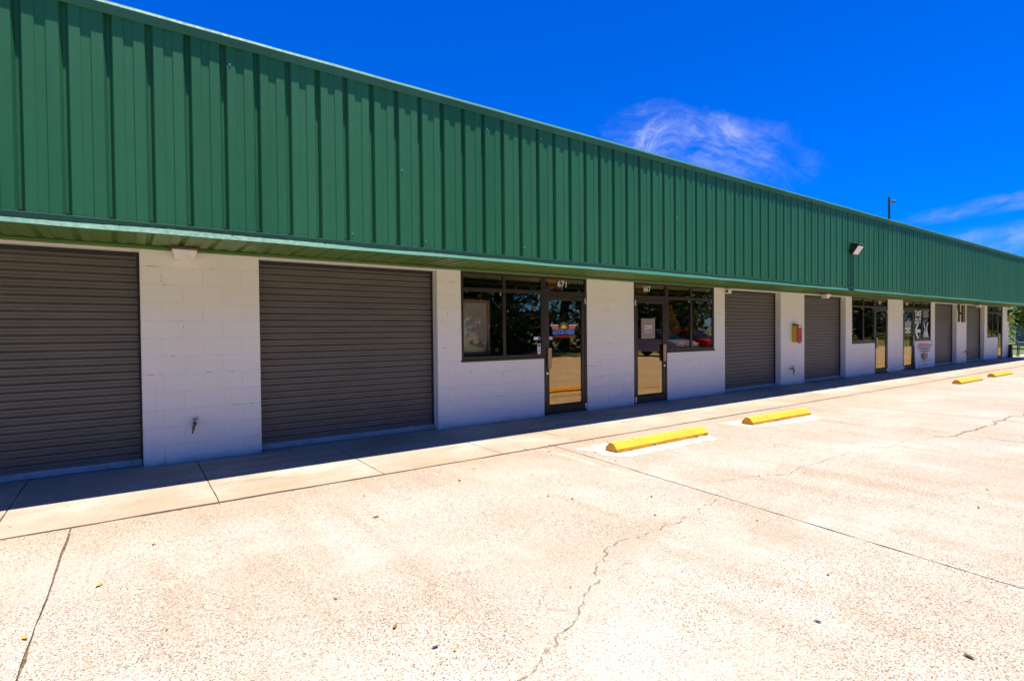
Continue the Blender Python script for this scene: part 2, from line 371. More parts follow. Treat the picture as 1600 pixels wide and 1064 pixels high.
def tube(bm, pts, rad, n=8, cap=True, mi=0):
    pts = [Vector(p) for p in pts]; rads = rad if isinstance(rad, (list, tuple)) else [rad]*len(pts)
    rings = []
    for i, p in enumerate(pts):
        d = (pts[min(i+1, len(pts)-1)] - pts[max(i-1, 0)]).normalized()
        ref = Vector((0, 0, 1)) if abs(d.z) < .9 else Vector((1, 0, 0))
        a = d.cross(ref).normalized(); c = d.cross(a)
        rings.append([bm.verts.new(p + rads[i]*(cos(2*pi*k/n)*a + sin(2*pi*k/n)*c)) for k in range(n)])
    for r, s in zip(rings, rings[1:]):
        for k in range(n): bm.faces.new((r[k], r[(k+1) % n], s[(k+1) % n], s[k])).material_index = mi
    if cap:
        bm.faces.new(rings[0][::-1]).material_index = mi; bm.faces.new(rings[-1]).material_index = mi
def disc(bm, cx, cz, r, y, n=20, a0=0, a1=2*pi):
    vs = [bm.verts.new((cx + r*cos(a0 + (a1-a0)*i/n), y, cz + r*sin(a0 + (a1-a0)*i/n))) for i in range(n + (0 if a1-a0 > 6.28 else 1))]
    bm.faces.new(vs)
def poly(bm, pts, y):
    bm.faces.new([bm.verts.new((p[0], y, p[1])) for p in pts])
def text_into(bm, body, x0, x1, z0, z1, y, bold=.0):
    """lettering fitted to the rectangle x0..x1, z0..z1 on the plane y, facing -y"""
    cu = bpy.data.curves.new('lettering', 'FONT'); cu.body = body; cu.offset = bold; cu.extrude = 0.0
    cu.resolution_u = 4
    ob = bpy.data.objects.new('lettering', cu); COL.objects.link(ob)
    me = ob.to_mesh(); xs = [v.co.x for v in me.vertices]; ys = [v.co.y for v in me.vertices]
    a, b, c, d = min(xs), max(xs), min(ys), max(ys)
    vs = [bm.verts.new((x0 + (v.co.x-a)/(b-a)*(x1-x0), y, z0 + (v.co.y-c)/(d-c)*(z1-z0))) for v in me.vertices]
    for p in me.polygons:
        try: bm.faces.new([vs[i] for i in p.vertices])
        except ValueError: pass
    ob.to_mesh_clear(); bpy.data.objects.remove(ob); bpy.data.curves.remove(cu)
def text(name, body, x0, x1, z0, z1, y, m, parent=None, bold=.0):
    bm = BM(); text_into(bm, body, x0, x1, z0, z1, y, bold); return obj(name, bm, m, parent)

# ---------------------------------------------------------------- ground
def ground():
    bm = BM(); s = 600
    for x0, x1 in ((-s, -30), (-30, 52), (52, s)):
        for y0, y1 in ((-s, -16), (-16, 30), (30, s)):
            vs = [bm.verts.new(p) for p in ((x0, y0, -.03), (x1, y0, -.03), (x1, y1, -.03), (x0, y1, -.03))]; bm.faces.new(vs)
    struct(obj('ground', bm, MT['grass']))
    bm = BM(); vs = [bm.verts.new(p) for p in ((-29.5, -15.7, -.014), (50.5, -15.7, -.014), (50.5, .3, -.014), (-29.5, .3, -.014))]; bm.faces.new(vs)
    struct(obj('joint_bed', bm, MT['joint']))
    rr = random.Random(3)
    def slab(bm, quad, gap, seg=.12, jit=.0035):
        """quad: 4 corners ccw; inset by gap, ragged edges, with a skirt"""
        c = Vector((sum(p[0] for p in quad)/4, sum(p[1] for p in quad)/4))
        q = []
        n = 4
        P = [Vector(p) for p in quad]
        ins = []
        for i in range(4):
            a, b, d = P[i-1], P[i], P[(i+1) % 4]
            e1 = (b-a).normalized(); e2 = (d-b).normalized()
            n1 = Vector((-e1.y, e1.x)); n2 = Vector((-e2.y, e2.x))
            k = n1 + n2; ins.append(b + k*(gap/max(.3, k.dot(n1))))
        out = []
        for i in range(4):
            a, b = ins[i], ins[(i+1) % 4]; L = (b-a).length; m = max(1, min(400, int(L/seg)))
            for j in range(m):
                p = a.lerp(b, j/m)
                t = (b-a).normalized(); nn = Vector((-t.y, t.x))
                out.append(p + nn*(rr.gauss(0, jit) if j else 0))
        top = [bm.verts.new((p.x, p.y, 0)) for p in out]; bot = [bm.verts.new((p.x, p.y, -.02)) for p in out]
        bm.faces.new(top); k = len(top)
        for i in range(k): bm.faces.new((top[i], bot[i], bot[(i+1) % k], top[(i+1) % k]))
    YB = -1.935
    js = [(-29.4, -29.4), (-24.2, -24.6), (-19.5, -19.9), (-14.7, -15.1), (-10, -10.3), (-5.2, -5.6), (-.39, -.56), (4.456, 3.4), (9.75, 7.9), (14.6, 13.2), (19.4, 18.6), (24.2, 23.6), (29, 28.6), (33.8, 33.6), (38.6, 38.6), (44, 44), (50.4, 50.4)]
    bm = BM()
    for (a, a2), (b, b2) in zip(js, js[1:]):
        slab(bm, [(a2, -15.6), (b2, -15.6), (b, YB), (a, YB)], {-.39: .007, 4.456: .0055}.get(a, .005))
    o = obj('parking_lot', bm, MT['lot']); struct(o)
    sj = [-29.4, -25.6, -22.6, -19.6, -16.6, -13.6, -10.6, -7.2, -4, -.87, .625, 2.16, 3.68, 4.93, 6.5, 8.0, 9.5, 11, 12.5, 14, 15.5, 17, 18.5, 20, 21.5, 23, 24.5, 26, 27.5, 29, 30.5, 32, 33.5, 35, 36.5, 40, 44, 50.4]
    bm = BM()
    for a, b in zip(sj, sj[1:]): slab(bm, [(a, YB), (b, YB), (b, .28), (a, .28)], .0045, .15, .002)
    # wider ragged gap against the lot
    for v in bm.verts:
        if v.co.y < YB + .03: v.co.y += .034 + .008*sin(v.co.x*1.7) + .005*sin(v.co.x*7.3)
    struct(obj('pavement', bm, MT['walk']))
    # painted marks and cracks, laid on the concrete
    def flat(name, pts, z, m):
        bm = BM(); bm.faces.new([bm.verts.new((x, y, z)) for x, y in pts]); o = obj(name, bm, m); struct(o)
    def rough(pts, step=.1, j=.02):
        out = []
        for i, a in enumerate(pts):
            b = pts[(i+1) % len(pts)]; L = math.dist(a, b); m = max(1, int(L/step))
            for k in range(m): out.append((a[0]+(b[0]-a[0])*k/m + rr.gauss(0, j), a[1]+(b[1]-a[1])*k/m + rr.gauss(0, j)))
        return out
    flat('painted_patch', rough([(4.55, -2.20), (4.60, -2.80), (4.74, -2.97), (6.5, -2.96), (6.66, -2.62), (6.5, -2.32)]), .004, MT['paint'])
    flat('painted_patch', rough([(7.55, -2.26), (7.62, -2.80), (8.0, -2.92), (9.2, -3.06), (9.60, -2.70), (9.4, -2.36)]), .004, MT['paint'])
    flat('painted_patch', rough([(17.4, -2.3), (17.4, -2.86), (19.5, -2.9), (19.5, -2.4)]), .004, MT['stripe'])
    flat('painted_patch', rough([(20.6, -2.3), (20.6, -2.84), (22.6, -2.86), (22.6, -2.4)]), .004, MT['stripe'])
    flat('painted_line', rough([(4.26, -2.05), (4.18, -3.5), (4.08, -3.5), (4.16, -2.05)], .05, .008), .004, MT['stripe'])
    flat('painted_line', rough([(10.0, -2.75), (9.85, -4.0), (9.75, -4.0), (9.9, -2.75)], .05, .008), .004, MT['stripe'])
    def crack(name, pts, w, j, m='crack'):
        # refine the polyline with random mid-point displacement
        P = [Vector(p) for p in pts]
        for _ in range(3):
            Q = [P[0]]
            for a, b in zip(P, P[1:]):
                d = b-a; n = Vector((-d.y, d.x)); Q += [(a+b)/2 + n*rr.gauss(0, j), b]
            P = Q
        bm = BM(); prev = None
        for i, p in enumerate(P):
            d = (P[min(i+1, len(P)-1)] - P[max(i-1, 0)]).normalized(); n = Vector((-d.y, d.x))
            ww = w*(.35 + 1.1*rr.random())
            c = (bm.verts.new((p.x+n.x*ww, p.y+n.y*ww, .003)), bm.verts.new((p.x-n.x*ww, p.y-n.y*ww, .003)))
            if prev: bm.faces.new((prev[0], prev[1], c[1], c[0]))
            prev = c
        struct(obj(name, bm, MT[m]))
    c1 = [(1.20, -5.62), (1.321, -5.442), (1.534, -5.351), (1.688, -5.269), (1.893, -5.198), (2.141, -5.015), (2.295, -4.893), (2.397, -4.799), (2.606, -4.678), (2.782, -4.629), (2.971, -4.668), (3.304, -4.629), (3.561, -4.611), (3.82, -4.557), (4.158, -4.50)]
    crack('pavement_crack', c1, .006, .10)
    crack('pavement_crack', [(4.7, -4.18), (4.911, -4.247), (5.271, -4.342), (5.622, -4.423), (5.98, -4.394), (6.554, -4.389), (7.121, -4.498), (7.903, -4.558), (8.82, -4.65)], .006, .09)
    crack('pavement_crack', [(8.908, -4.663), (9.04, -4.767), (9.693, -4.806), (10.243, -4.852), (10.412, -4.849), (10.806, -4.878), (11.025, -4.80), (11.36, -4.864), (11.945, -4.836), (12.263, -4.916), (13.6, -5.0)], .012, .07, 'crack_open')
    crack('pavement_crack', [(2.295, -4.893), (2.45, -4.95), (2.66, -4.93), (2.8, -4.97)], .002, .1)
    crack('pavement_crack', [(1.9, -5.2), (1.80, -5.06), (1.86, -4.93), (1.8, -4.85)], .002, .1)
    crack('pavement_crack', [(6.1, -3.55), (6.6, -3.7), (7.2, -3.72), (7.9, -3.9)], .004, .12)
ground()

# ---------------------------------------------------------------- building
X = dict(P1L=.109, P1R=1.329, D2R=3.801, W1L=4.213, E1L=5.865, C1L=6.886, C1R=8.153, E2R=9.174, W2R=10.826, D3L=11.238, P3L=13.71, P3R=14.93,
         D4R=17.402, W3L=17.814, E3L=19.466, C2L=20.487, C2R=21.754, E4R=22.775, W4R=24.427, D5L=24.839, P5L=27.311, P5R=28.532, D6R=31.003, W5L=31.415, E5L=33.067, C3L=33.85, C3R=34.85)
XL, XR = -9.5, 35.6
ZT = 2.437; SILL = 1.03; YF = -1.33
BLD = thing('commercial_building', 'long white block commercial building with ribbed green metal fascia and grey roll up doors', 'building', (0, 0, 0))

def walls():
    a = .2
    def seg(pts):
        bm = BM(); prism(bm, pts, 'y', 0, a, .004); obj('wall', bm, MT['wall'], BLD)
    def rect(x0, x1, z0=0, z1=ZT): seg([(x0, z0), (x1, z0), (x1, z1), (x0, z1)])
    def ell(x0, x1, x2, left=True):
        if left: seg([(x0, 0), (x2, 0), (x2, SILL), (x1, SILL), (x1, ZT), (x0, ZT)])
        else: seg([(x0, 0), (x2, 0), (x2, ZT), (x1, ZT), (x1, SILL), (x0, SILL)])
    rect(XL, -6.4); rect(-2.78, X['P1L'] - 2.472); rect(X['P1L'], X['P1R'])
    ell(X['D2R'], X['W1L'], X['E1L']); rect(X['C1L'], X['C1R']); ell(X['E2R'], X['W2R'], X['D3L'], False)
    rect(X['P3L'], X['P3R']); ell(X['D4R'], X['W3L'], X['E3L']); rect(X['C2L'], X['C2R']); ell(X['E4R'], X['W4R'], X['D5L'], False)
    rect(X['P5L'], X['P5R']); ell(X['D6R'], X['W5L'], X['E5L']); rect(X['C3L'], X['C3R'])
    bm = BM()
    for x0, x1 in ((-6.4, -2.78),): box(bm, x0, x1, .05, .15, 0, ZT)
    obj('infill_panel', bm, MT['cream'], BLD)
    # gable end, back wall, inside floor, partitions
    bm = BM(); box(bm, X['C3R']-.2, X['C3R']-.004, .204, 14, 0, 2.9); obj('end_wall', bm, MT['wall'], BLD)
    bm = BM(); box(bm, XL, XL+.2, .204, 14, 0, 2.9); obj('end_wall', bm, MT['wall'], BLD)
    bm = BM(); box(bm, XL, X['C3R'], 14.004, 14.2, 0, 2.9); obj('back_wall', bm, MT['wall'], BLD)
    for x in (.72, 7.52, 14.32, 21.12, 27.92):
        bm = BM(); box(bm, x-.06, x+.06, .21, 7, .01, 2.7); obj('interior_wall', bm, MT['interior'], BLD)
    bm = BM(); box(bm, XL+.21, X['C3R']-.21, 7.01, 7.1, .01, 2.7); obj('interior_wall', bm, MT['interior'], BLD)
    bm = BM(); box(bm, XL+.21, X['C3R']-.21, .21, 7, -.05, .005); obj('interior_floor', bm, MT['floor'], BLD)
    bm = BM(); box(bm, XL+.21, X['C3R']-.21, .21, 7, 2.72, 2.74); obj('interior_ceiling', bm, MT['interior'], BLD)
    bm = BM(); prism(bm, [(-1.2, 3.25), (14.4, 2.95), (14.4, 3.05), (-1.2, 3.35)], 'x', XL, XR-.1); obj('roof', bm, MT['roof'], BLD)
    # header above the openings, hidden by the soffit, and cream strip over the shutters
    bm = BM(); box(bm, XL, X['C3R'], .003, .2, ZT+.002, 3.2); obj('header_beam', bm, MT['cream'], BLD)
    for x0, x1 in ((X['P1L']-2.472, X['P1L']), (X['P1R'], X['D2R']), (X['D3L'], X['P3L']), (X['P3R'], X['D4R']), (X['D5L'], X['P5L']), (X['P5R'], X['D6R'])):
        bm = BM(); box(bm, x0+.002, x1-.002, .002, .12, ZT-.026, ZT-.001); obj('lintel', bm, MT['cream'], BLD)
walls()

G0 = -0.415 - .030; GP = .3008      # groove phase and pitch of the ribbed sheet
def rib_profile(x0, x1, depth):
    """list of (x, d): d = recess behind the face"""
    out = [(x0, 0)]; k = math.ceil((x0 - G0)/GP)
    while True:
        g = G0 + k*GP
        if g + .08 > x1: break
        if g > x0 + .002: 
            out += [(g, 0), (g+.003, .001), (g+.025, depth-.001), (g+.028, depth), (g+.047, depth), (g+.050, depth-.001), (g+.070, .001), (g+.073, 0)]
            a = g + .073
            if a + .16 < x1: out += [(a+.072, 0), (a+.078, .008), (a+.142, .008), (a+.150, 0)]
        k += 1
    out.append((x1, 0)); return out
def fascia():
    rr = random.Random(11)
    prof = rib_profile(XL, XR, .048)
    bm = BM()
    rows = []
    for z in (2.47, 3.1, 3.75, 4.36): rows.append([(x, YF + d, z) for x, d in prof])
    sheet(bm, rows)
    # return along the right end of the canopy
    sheet(bm, [[(XR, YF, z), (XR, YF+.6, z), (XR, .0, z)] for z in (2.47, 4.36)])
    sheet(bm, [[(XL, YF, z), (XL, .0, z)] for z in (2.47, 4.36)])
    # screw heads
    k0 = math.ceil((XL - G0)/GP)
    for k in range(k0, int((XR-G0)/GP)):
        for z in (2.62, 3.42, 4.18):
            if rr.random() < .13:
                x = G0 + k*GP + .076 + .02; zz = z + rr.uniform(-.05, .05)
                tube(bm, [(x, YF+.001, zz), (x, YF-.007, zz)], .006, 6, True, 1)
    KEEP.add(id(bm))
    obj('fascia_panel', bm, [MT['green'], MT['screw']], BLD)
    # coping: dark skirt and a folded top that catches the sun
    xs = [XL + (XR-XL)*i/150 for i in range(151)]
    w = [rr.gauss(0, .0012) for _ in xs]
    bm = BM(); KEEP.add(id(bm))
    def run(pr, jit):
        sheet(bm, [[(x, y + j*jy*jit, z + j*jz*jit) for (y, z, jy, jz) in pr] for x, j in zip(xs, w)])
    run([(YF-.002, 4.310, 0, 0), (YF-.008, 4.306, 1, 0), (YF-.011, 4.308, 1, 0), (YF-.034, 4.376, 1, 1), (YF-.034, 4.383, 1, 1), (YF-.018, 4.410, 1, 1), (YF+.008, 4.428, 0, 1), (YF+.20, 4.440, 0, 1), (YF+.20, 4.2, 0, 0)], 1)
    for x in [XL + 3.05*i + 1.1 for i in range(15)]:   # lap joints
        prism(bm, [(YF-.0115, 4.306), (YF-.0355, 4.376), (YF-.0355, 4.384), (YF-.0345, 4.384), (YF-.0345, 4.377), (YF-.0105, 4.306)], 'x', x, x+.05)
    for x in [XL + .61*i for i in range(74)]:
        tube(bm, [(x, YF-.015, 4.335), (x, YF-.026, 4.331)], .006, 6)
    obj('coping', bm, MT['trim'], BLD)
    # drip edge
    bm = BM(); KEEP.add(id(bm))
    rr2 = random.Random(5)
    n = 450; xs2 = [XL + (XR-XL)*i/n for i in range(n+1)]
    def wave(x): return .006*sin(x*1.9+.5) + .007*sin(x*.83+1) + .004*sin(x*4.7)
    rows = []
    for x in xs2:
        q = wave(x); b = .002*sin(x*2.3) + .0015*sin(x*6.1)
        rows.append([(x, YF-.003, 2.506), (x, YF-.016, 2.506), (x, YF-.017, 2.503), (x, YF-.005, 2.458 + q), (x, YF-.044, 2.412 + b), (x, YF-.048, 2.407 + b), (x, YF-.048, 2.401 + b), (x, YF-.040, 2.401 + b), (x, YF-.02, 2.418 + b)])
    sheet(bm, rows)
    for x in (-7, -3.9, 2.88, 5.9, 8.9, 12.0, 15.1, 18.1, 21.2, 24.2, 27.3, 30.3):
        box(bm, x, x+.012, YF-.0515, YF-.0485, 2.3995, 2.414)
    for x in [XL + .45*i for i in range(100)]:
        if rr2.random() < .6:
            tube(bm, [(x, YF-.008, 2.485), (x, YF-.020, 2.482)], .006, 6)
    obj('drip_edge', bm, MT['trim'], BLD)
    # soffit
    prof = rib_profile(XL, XR, .03)
    bm = BM(); sheet(bm, [[(x, y, 2.480 + d) for x, d in prof] for y in (YF-.015, -.7, -.026)]); KEEP.add(id(bm))
    obj('soffit_panel', bm, MT['soffit'], BLD)
    bm = BM(); prism(bm, [(-.028, ZT+.004), (.001, ZT+.004), (.001, 2.53), (-.004, 2.53), (-.004, 2.472), (-.028, 2.472)], 'x', XL, XR-.5); obj('wall_angle', bm, MT['soffit'], BLD)
    bm = BM(); box(bm, XL, XR, YF+.04, 0, 2.53, 2.55); obj('canopy_deck', bm, MT['darkgrey'], BLD)
fascia()

def shutter(x0, x1):
    pitch = .0838; y = .165; rr = random.Random(int(x0*10))
    pr = []; z = .075; 
    while z < ZT - .03:
        pr += [(0, z), (.0015, z+.012), (.0, z+.024), (0.001, z+.030), (.005, z+.0335), (.005, z+.038), (.001, z+.041), (0, z+.056), (0, z+.064), (.020, z+.068), (.024, z+.073), (.022, z+.080)]
        z += pitch
    pr = [p for p in pr if p[1] < ZT - .028]
    bm = BM(); KEEP.add(id(bm))
    cols = [x0 + .012, (x0+x1)/2, x1 - .012]
    sheet(bm, [[(x, y + d, zz) for d, zz in pr] for x in cols[::-1]])
    d = obj('roll_up_door', bm, MT['shutter'], BLD)
    bm = BM(); box(bm, x0+.012, x1-.012, y-.035, y+.02, .006, .074, .003)
    for x in (x0+.10, x1-.10): tube(bm, [(x, y-.034, .04), (x, y-.040, .04)], .008, 8, True, 1)
    obj('bottom_bar', bm, [MT['bar'], MT['black']], d)
    for s, xa in ((1, x0+.002), (-1, x1-.002)):
        bm = BM(); box(bm, min(xa, xa+s*.022), max(xa, xa+s*.022), y-.022, y+.03, .004, ZT-.03)
        obj('guide_rail', bm, MT['guide'], d)
    bm = BM(); box(bm, x0+.05, x1-.05, y-.05, y-.035, ZT-.075, ZT-.03); obj('hood', bm, MT['guide'], d)
    bm = BM(); box(bm, x0-.0, x1, .235, .245, 0, ZT+.2); obj('backing', bm, MT['guide'], d)
for a, b in ((X['P1L']-2.472, X['P1L']), (X['P1R'], X['D2R']), (X['D3L'], X['P3L']), (X['P3R'], X['D4R']), (X['D5L'], X['P5L']), (X['P5R'], X['D6R'])): shutter(a, b)

def frame_box(bm, x0, x1, z0, z1, y0=.006, y1=.07): box(bm, x0, x1, y0, y1, z0, z1, .002)
def window(x0, x1):
    bm = BM(); w = .05; xm = (x0+x1)/2; zt = ZT - .002; zb = SILL + .002
    frame_box(bm, x0+.001, x0+w, zb, zt); frame_box(bm, x1-w, x1-.001, zb, zt)
    frame_box(bm, x0+w+.001, x1-w-.001, zb, zb+.055); frame_box(bm, x0+w+.001, x1-w-.001, zt-.045, zt)
    frame_box(bm, xm-.027, xm+.027, zb+.056, zt-.046, .004)
    for a, b in ((x0+w+.001, xm-.028), (xm+.028, x1-w-.001)): frame_box(bm, a, b, 2.128, 2.184)
    f = obj('window', bm, MT['bronze'], BLD)
    for a, b in ((x0+w-.005, xm-.022), (xm+.022, x1-w+.005)):
        for c, d in ((zb+.05, 2.132), (2.18, zt-.04)):
            bm = BM(); box(bm, a, b, .020, .026, c, d); obj('pane', bm, MT['glass'], f)
    bm = BM(); box(bm, x0-.005, x1+.005, -.018, .02, SILL-.022, SILL+.010, .003); obj('sill', bm, MT['bronze'], f)
    # small clips under the transom bar
    for x in (xm-.07, x1-w-.035):
        bm = BM(); box(bm, x-.012, x+.012, .012, .0195, 2.075, 2.125, .002); obj('clip', bm, MT['chrome'], f)
def entrance(x0, x1, hinge_right, num):
    m = -1 if hinge_right else 1
    zt = ZT - .002; w = .05
    bm = BM()
    frame_box(bm, x0+.001, x0+w, .004, zt, .004, .12); frame_box(bm, x1-w, x1-.001, .004, zt, .004, .12)
    frame_box(bm, x0+w+.001, x1-w-.001, zt-.04, zt); frame_box(bm, x0+w+.001, x1-w-.001, 2.11, 2.185)
    f = obj('door_frame', bm, MT['bronze'], BLD)
    bm = BM(); box(bm, x0+w-.005, x1-w+.005, .020, .026, 2.18, zt-.035); obj('transom_pane', bm, MT['glass'], f)
    # address number on the transom glass
    c = x0 + .38 if hinge_right else x0 + .36
    text('address_number', num, c-.045, c+.16, 2.265, 2.375, .017, MT['offwhite'], f, .004)
    bm = BM(); box(bm, x0+.12, c+.10, .031, .034, 2.215, 2.385); obj('number_backing', bm, MT['tanprint'], f)
    bm = BM(); box(bm, x0+.01, x1-.01, -.035, .13, .0035, .014, .003); obj('threshold', bm, MT['bar'], f)
    a, b = x0+w+.004, x1-w-.004; st = .07
    bm = BM()
    frame_box(bm, a, a+st, .02, 2.105, .010, .065); frame_box(bm, b-st, b, .02, 2.105, .010, .065)
    frame_box(bm, a+st+.001, b-st-.001, .02, .155, .010, .065); frame_box(bm, a+st+.001, b-st-.001, 2.03, 2.105, .010, .065)
    d = obj('entrance_door', bm, MT['bronze'], BLD)
    bm = BM(); box(bm, a+st-.005, b-st+.005, .024, .030, .15, 2.035); obj('pane', bm, MT['glass'], d)
    hx = a + .035 if hinge_right else b - .035
    s = 1 if hinge_right else -1
    bm = BM(); box(bm, min(hx-s*.02, hx+s*.062), max(hx-s*.02, hx+s*.062), -.03, -.012, .84, 1.19, .006)
    for z in (.90, 1.13): tube(bm, [(hx, -.013, z), (hx, .02, z)], .012, 8)
    obj('handle', bm, MT['gold'], d)
    bm = BM(); tube(bm, [(hx-s*.01, .022, .745), (hx-s*.01, .008, .745)], .019, 12); obj('lock', bm, MT['chrome'], d)
    hg = b + .012 if hinge_right else a - .012
    for z in (.10, 2.03):
        bm = BM(); box(bm, hg-.018, hg+.018, -.006, .02, z-.05, z+.05, .004); tube(bm, [(hg, -.01, z-.055), (hg, -.01, z+.055)], .012, 8); obj('hinge', bm, MT['chrome'], d)
window(X['W1L'], X['E1L']); entrance(X['E1L'], X['C1L'], True, '671')
entrance(X['C1R'], X['E2R'], False, '667'); window(X['E2R'], X['W2R'])
window(X['W3L'], X['E3L']); entrance(X['E3L'], X['C2L'], True, '663')
entrance(X['C2R'], X['E4R'], False, '659'); window(X['E4R'], X['W4R'])
window(X['W5L'], X['E5L']); entrance(X['E5L'], X['C3L'], True, '655')

# ---------------------------------------------------------------- lettering and signs on the glass
def logo():
    t = thing('door_decal', 'blue and orange spin studio logo with rising sun on glass door', 'decal', (6.335, .020, 1.5)); y = 0.0
    def L(x, z): return (x - 6.335, z - 1.5)
    bm = BM(); disc(bm, *L(6.337, 1.532), .062, y, 18, 0, pi); obj('sun_disc', bm, MT['sun_yellow'], t)
    for k in range(7):
        bm = BM()
        a = radians(15 + 25*k); c = L(6.337 + .092*cos(a), 1.535 + .092*sin(a)); d = (cos(a)*.017, sin(a)*.017); n = (-sin(a)*.005, cos(a)*.005)
        poly(bm, [(c[0]-d[0]-n[0], c[1]-d[1]-n[1]), (c[0]+d[0]-n[0], c[1]+d[1]-n[1]), (c[0]+d[0]+n[0], c[1]+d[1]+n[1]), (c[0]-d[0]+n[0], c[1]-d[1]+n[1])], y)
        obj('sun_ray', bm, MT['lilac'], t)
    for col, za, zb in (('lilac', 1.574, 1.60), ('redprint', 1.548, 1.573), ('orange', 1.530, 1.547)):
        for s in (-1, 1):
            def xo(z): return .315 - (1.60 - z)*.72
            p = [(s*.125, za-1.5), (s*xo(za), za-1.5), (s*xo(zb), zb-1.5), (s*.125, zb-1.5)]
            bm = BM(); poly(bm, p, y); obj('wing_stripe', bm, MT[col], t)
    bm = BM(); poly(bm, [(-.265, .022), (.265, .022), (.265, .029), (-.265, .029)], y); obj('underline', bm, MT['orange'], t)
    bm = BM(); poly(bm, [(-.262, -.082), (.258, -.082), (.27, .012), (-.27, .012)], y+.001); obj('backing', bm, MT['navy'], t)
    text('lettering', 'GOOD-VIBES', -.255, .255, -.074, .008, y-.0015, MT['blue'], t, .02)
    text('lettering', 'SPIN & CIRCUIT', -.19, .19, -.132, -.092, y-.0005, MT['redprint'], t, .01)
logo()
def sticker(name, label, x0, x1, z0, z1, y, rows):
    t = thing(name, label, 'sticker', ((x0+x1)/2, y, z0), 'opening stickers on the glass'); w = (x1-x0)/2; h = z1-z0
    bm = BM(); box(bm, -w, w, 0, .001, 0, h); obj('backing', bm, MT['offwhite'], t)
    for m, a, b, c, d in rows:
        bm = BM(); poly(bm, [(-w+a*2*w, c*h), (-w+b*2*w, c*h), (-w+b*2*w, d*h), (-w+a*2*w, d*h)], -.001); obj('print_mark', bm, MT[m], t)
sticker('window_sticker', 'small white sticker with blue mark low on window beside door 671', 5.655, 5.79, 1.335, 1.385, .017, [('lilac', .08, .55, .3, .6), ('navy', .66, .95, .1, .9)])
sticker('window_sticker', 'tall white sticker with blue and red marks at corner of window beside door 671', 5.735, 5.80, 1.09, 1.27, .017, [('navy', .15, .85, .7, .95), ('redprint', .2, .8, .5, .6), ('navy', .3, .7, .25, .45), ('lilac', .15, .85, .05, .18)])
sticker('window_sticker', 'small grey sticker at left edge of the glass of door 671', 5.995, 6.09, 1.335, 1.385, .021, [('lilac', .0, .6, .1, .9), ('navy', .65, .95, .1, .9)])
def dm():
    t = thing('door_sign', 'taupe square sign with white DM monogram on glass door 667', 'sign', (8.60, .018, 1.315))
    bm = BM(); box(bm, -.205, .205, 0, .004, 0, .405); obj('sign_panel', bm, MT['taupe'], t)
    text('lettering', 'DM', -.105, .105, .175, .275, -.001, MT['offwhite'], t, .0)
    bm = BM()
    for k in range(7): poly(bm, [(-.10+.03*k, .122), (-.083+.03*k, .122), (-.083+.03*k, .138), (-.10+.03*k, .138)], -.001)
    obj('small_print', bm, MT['offwhite'], t)
dm()
def takeout():
    t = thing('window_lettering', 'white TAKE OUT lettering with left arrow on black restaurant window pane', 'lettering', (23.17, .016, 1.1))
    text('lettering', 'TAKE', -.30, .34, .78, 1.00, 0, MT['offwhite'], t, .032)
    text('lettering', 'OUT', -.28, .30, .52, .74, 0, MT['offwhite'], t, .032)
    bm = BM()
    def st(a, b, w):
        a = Vector(a); b = Vector(b); d = (b-a).normalized(); n = Vector((-d.y, d.x))*w
        poly(bm, [a-n, b-n, b+n, a+n], 0)
    st((-.22, .27), (.02, .52), .05); st((-.22, .26), (.06, -.01), .05); 
    poly(bm, [(-.15, .21), (.25, .21), (.25, .32), (-.15, .32)], -.0005)
    obj('arrow', bm, MT['offwhite'], t)
    t = thing('window_lettering', 'white faded block of print over crossed utensils on black restaurant window pane', 'lettering', (23.97, .016, 1.1))
    bm = BM(); rr = random.Random(2)
    for r in range(4):
        x = -.26
        while x < .24:
            w = rr.uniform(.04, .1); poly(bm, [(x, .76+.075*r), (min(x+w, .26), .76+.075*r), (min(x+w, .26), .82+.075*r), (x, .82+.075*r)], 0); x += w + .02
    obj('small_print', bm, MT['inkgrey'], t)
    bm = BM(); st((-.22, .58), (-.06, .30), .035); st((.20, .58), (.02, .30), .035); st((-.22, .02), (-.10, .34), .03); st((.24, .02), (.06, .34), .03)
    for k in range(4):
        poly(bm, [(-.12+.07*k, .03), (-.075+.07*k, .03), (-.075+.07*k, .26), (-.12+.07*k, .26)], -.0005)
    obj('utensil_mark', bm, MT['offwhite'], t)
    t = thing('door_lettering', 'white emblem and stacked lines of print on black restaurant door glass', 'lettering', (22.27, .018, 1.3))
    bm = BM()
    poly(bm, [(-.27, .22), (.27, .22), (.30, .40), (.10, .42), (0, .49), (-.10, .42), (-.30, .40)], 0)
    obj('emblem', bm, MT['inkgrey'], t)
    bm = BM()
    for z0, z1, w in ((.13, .20, .26), (.06, .105, .17), (.0, .035, .27)):
        x = -w
        while x < w: poly(bm, [(x, z0), (min(w, x+.07), z0), (min(w, x+.07), z1), (x, z1)], 0); x += .08
    obj('small_print', bm, MT['offwhite'], t)
takeout()
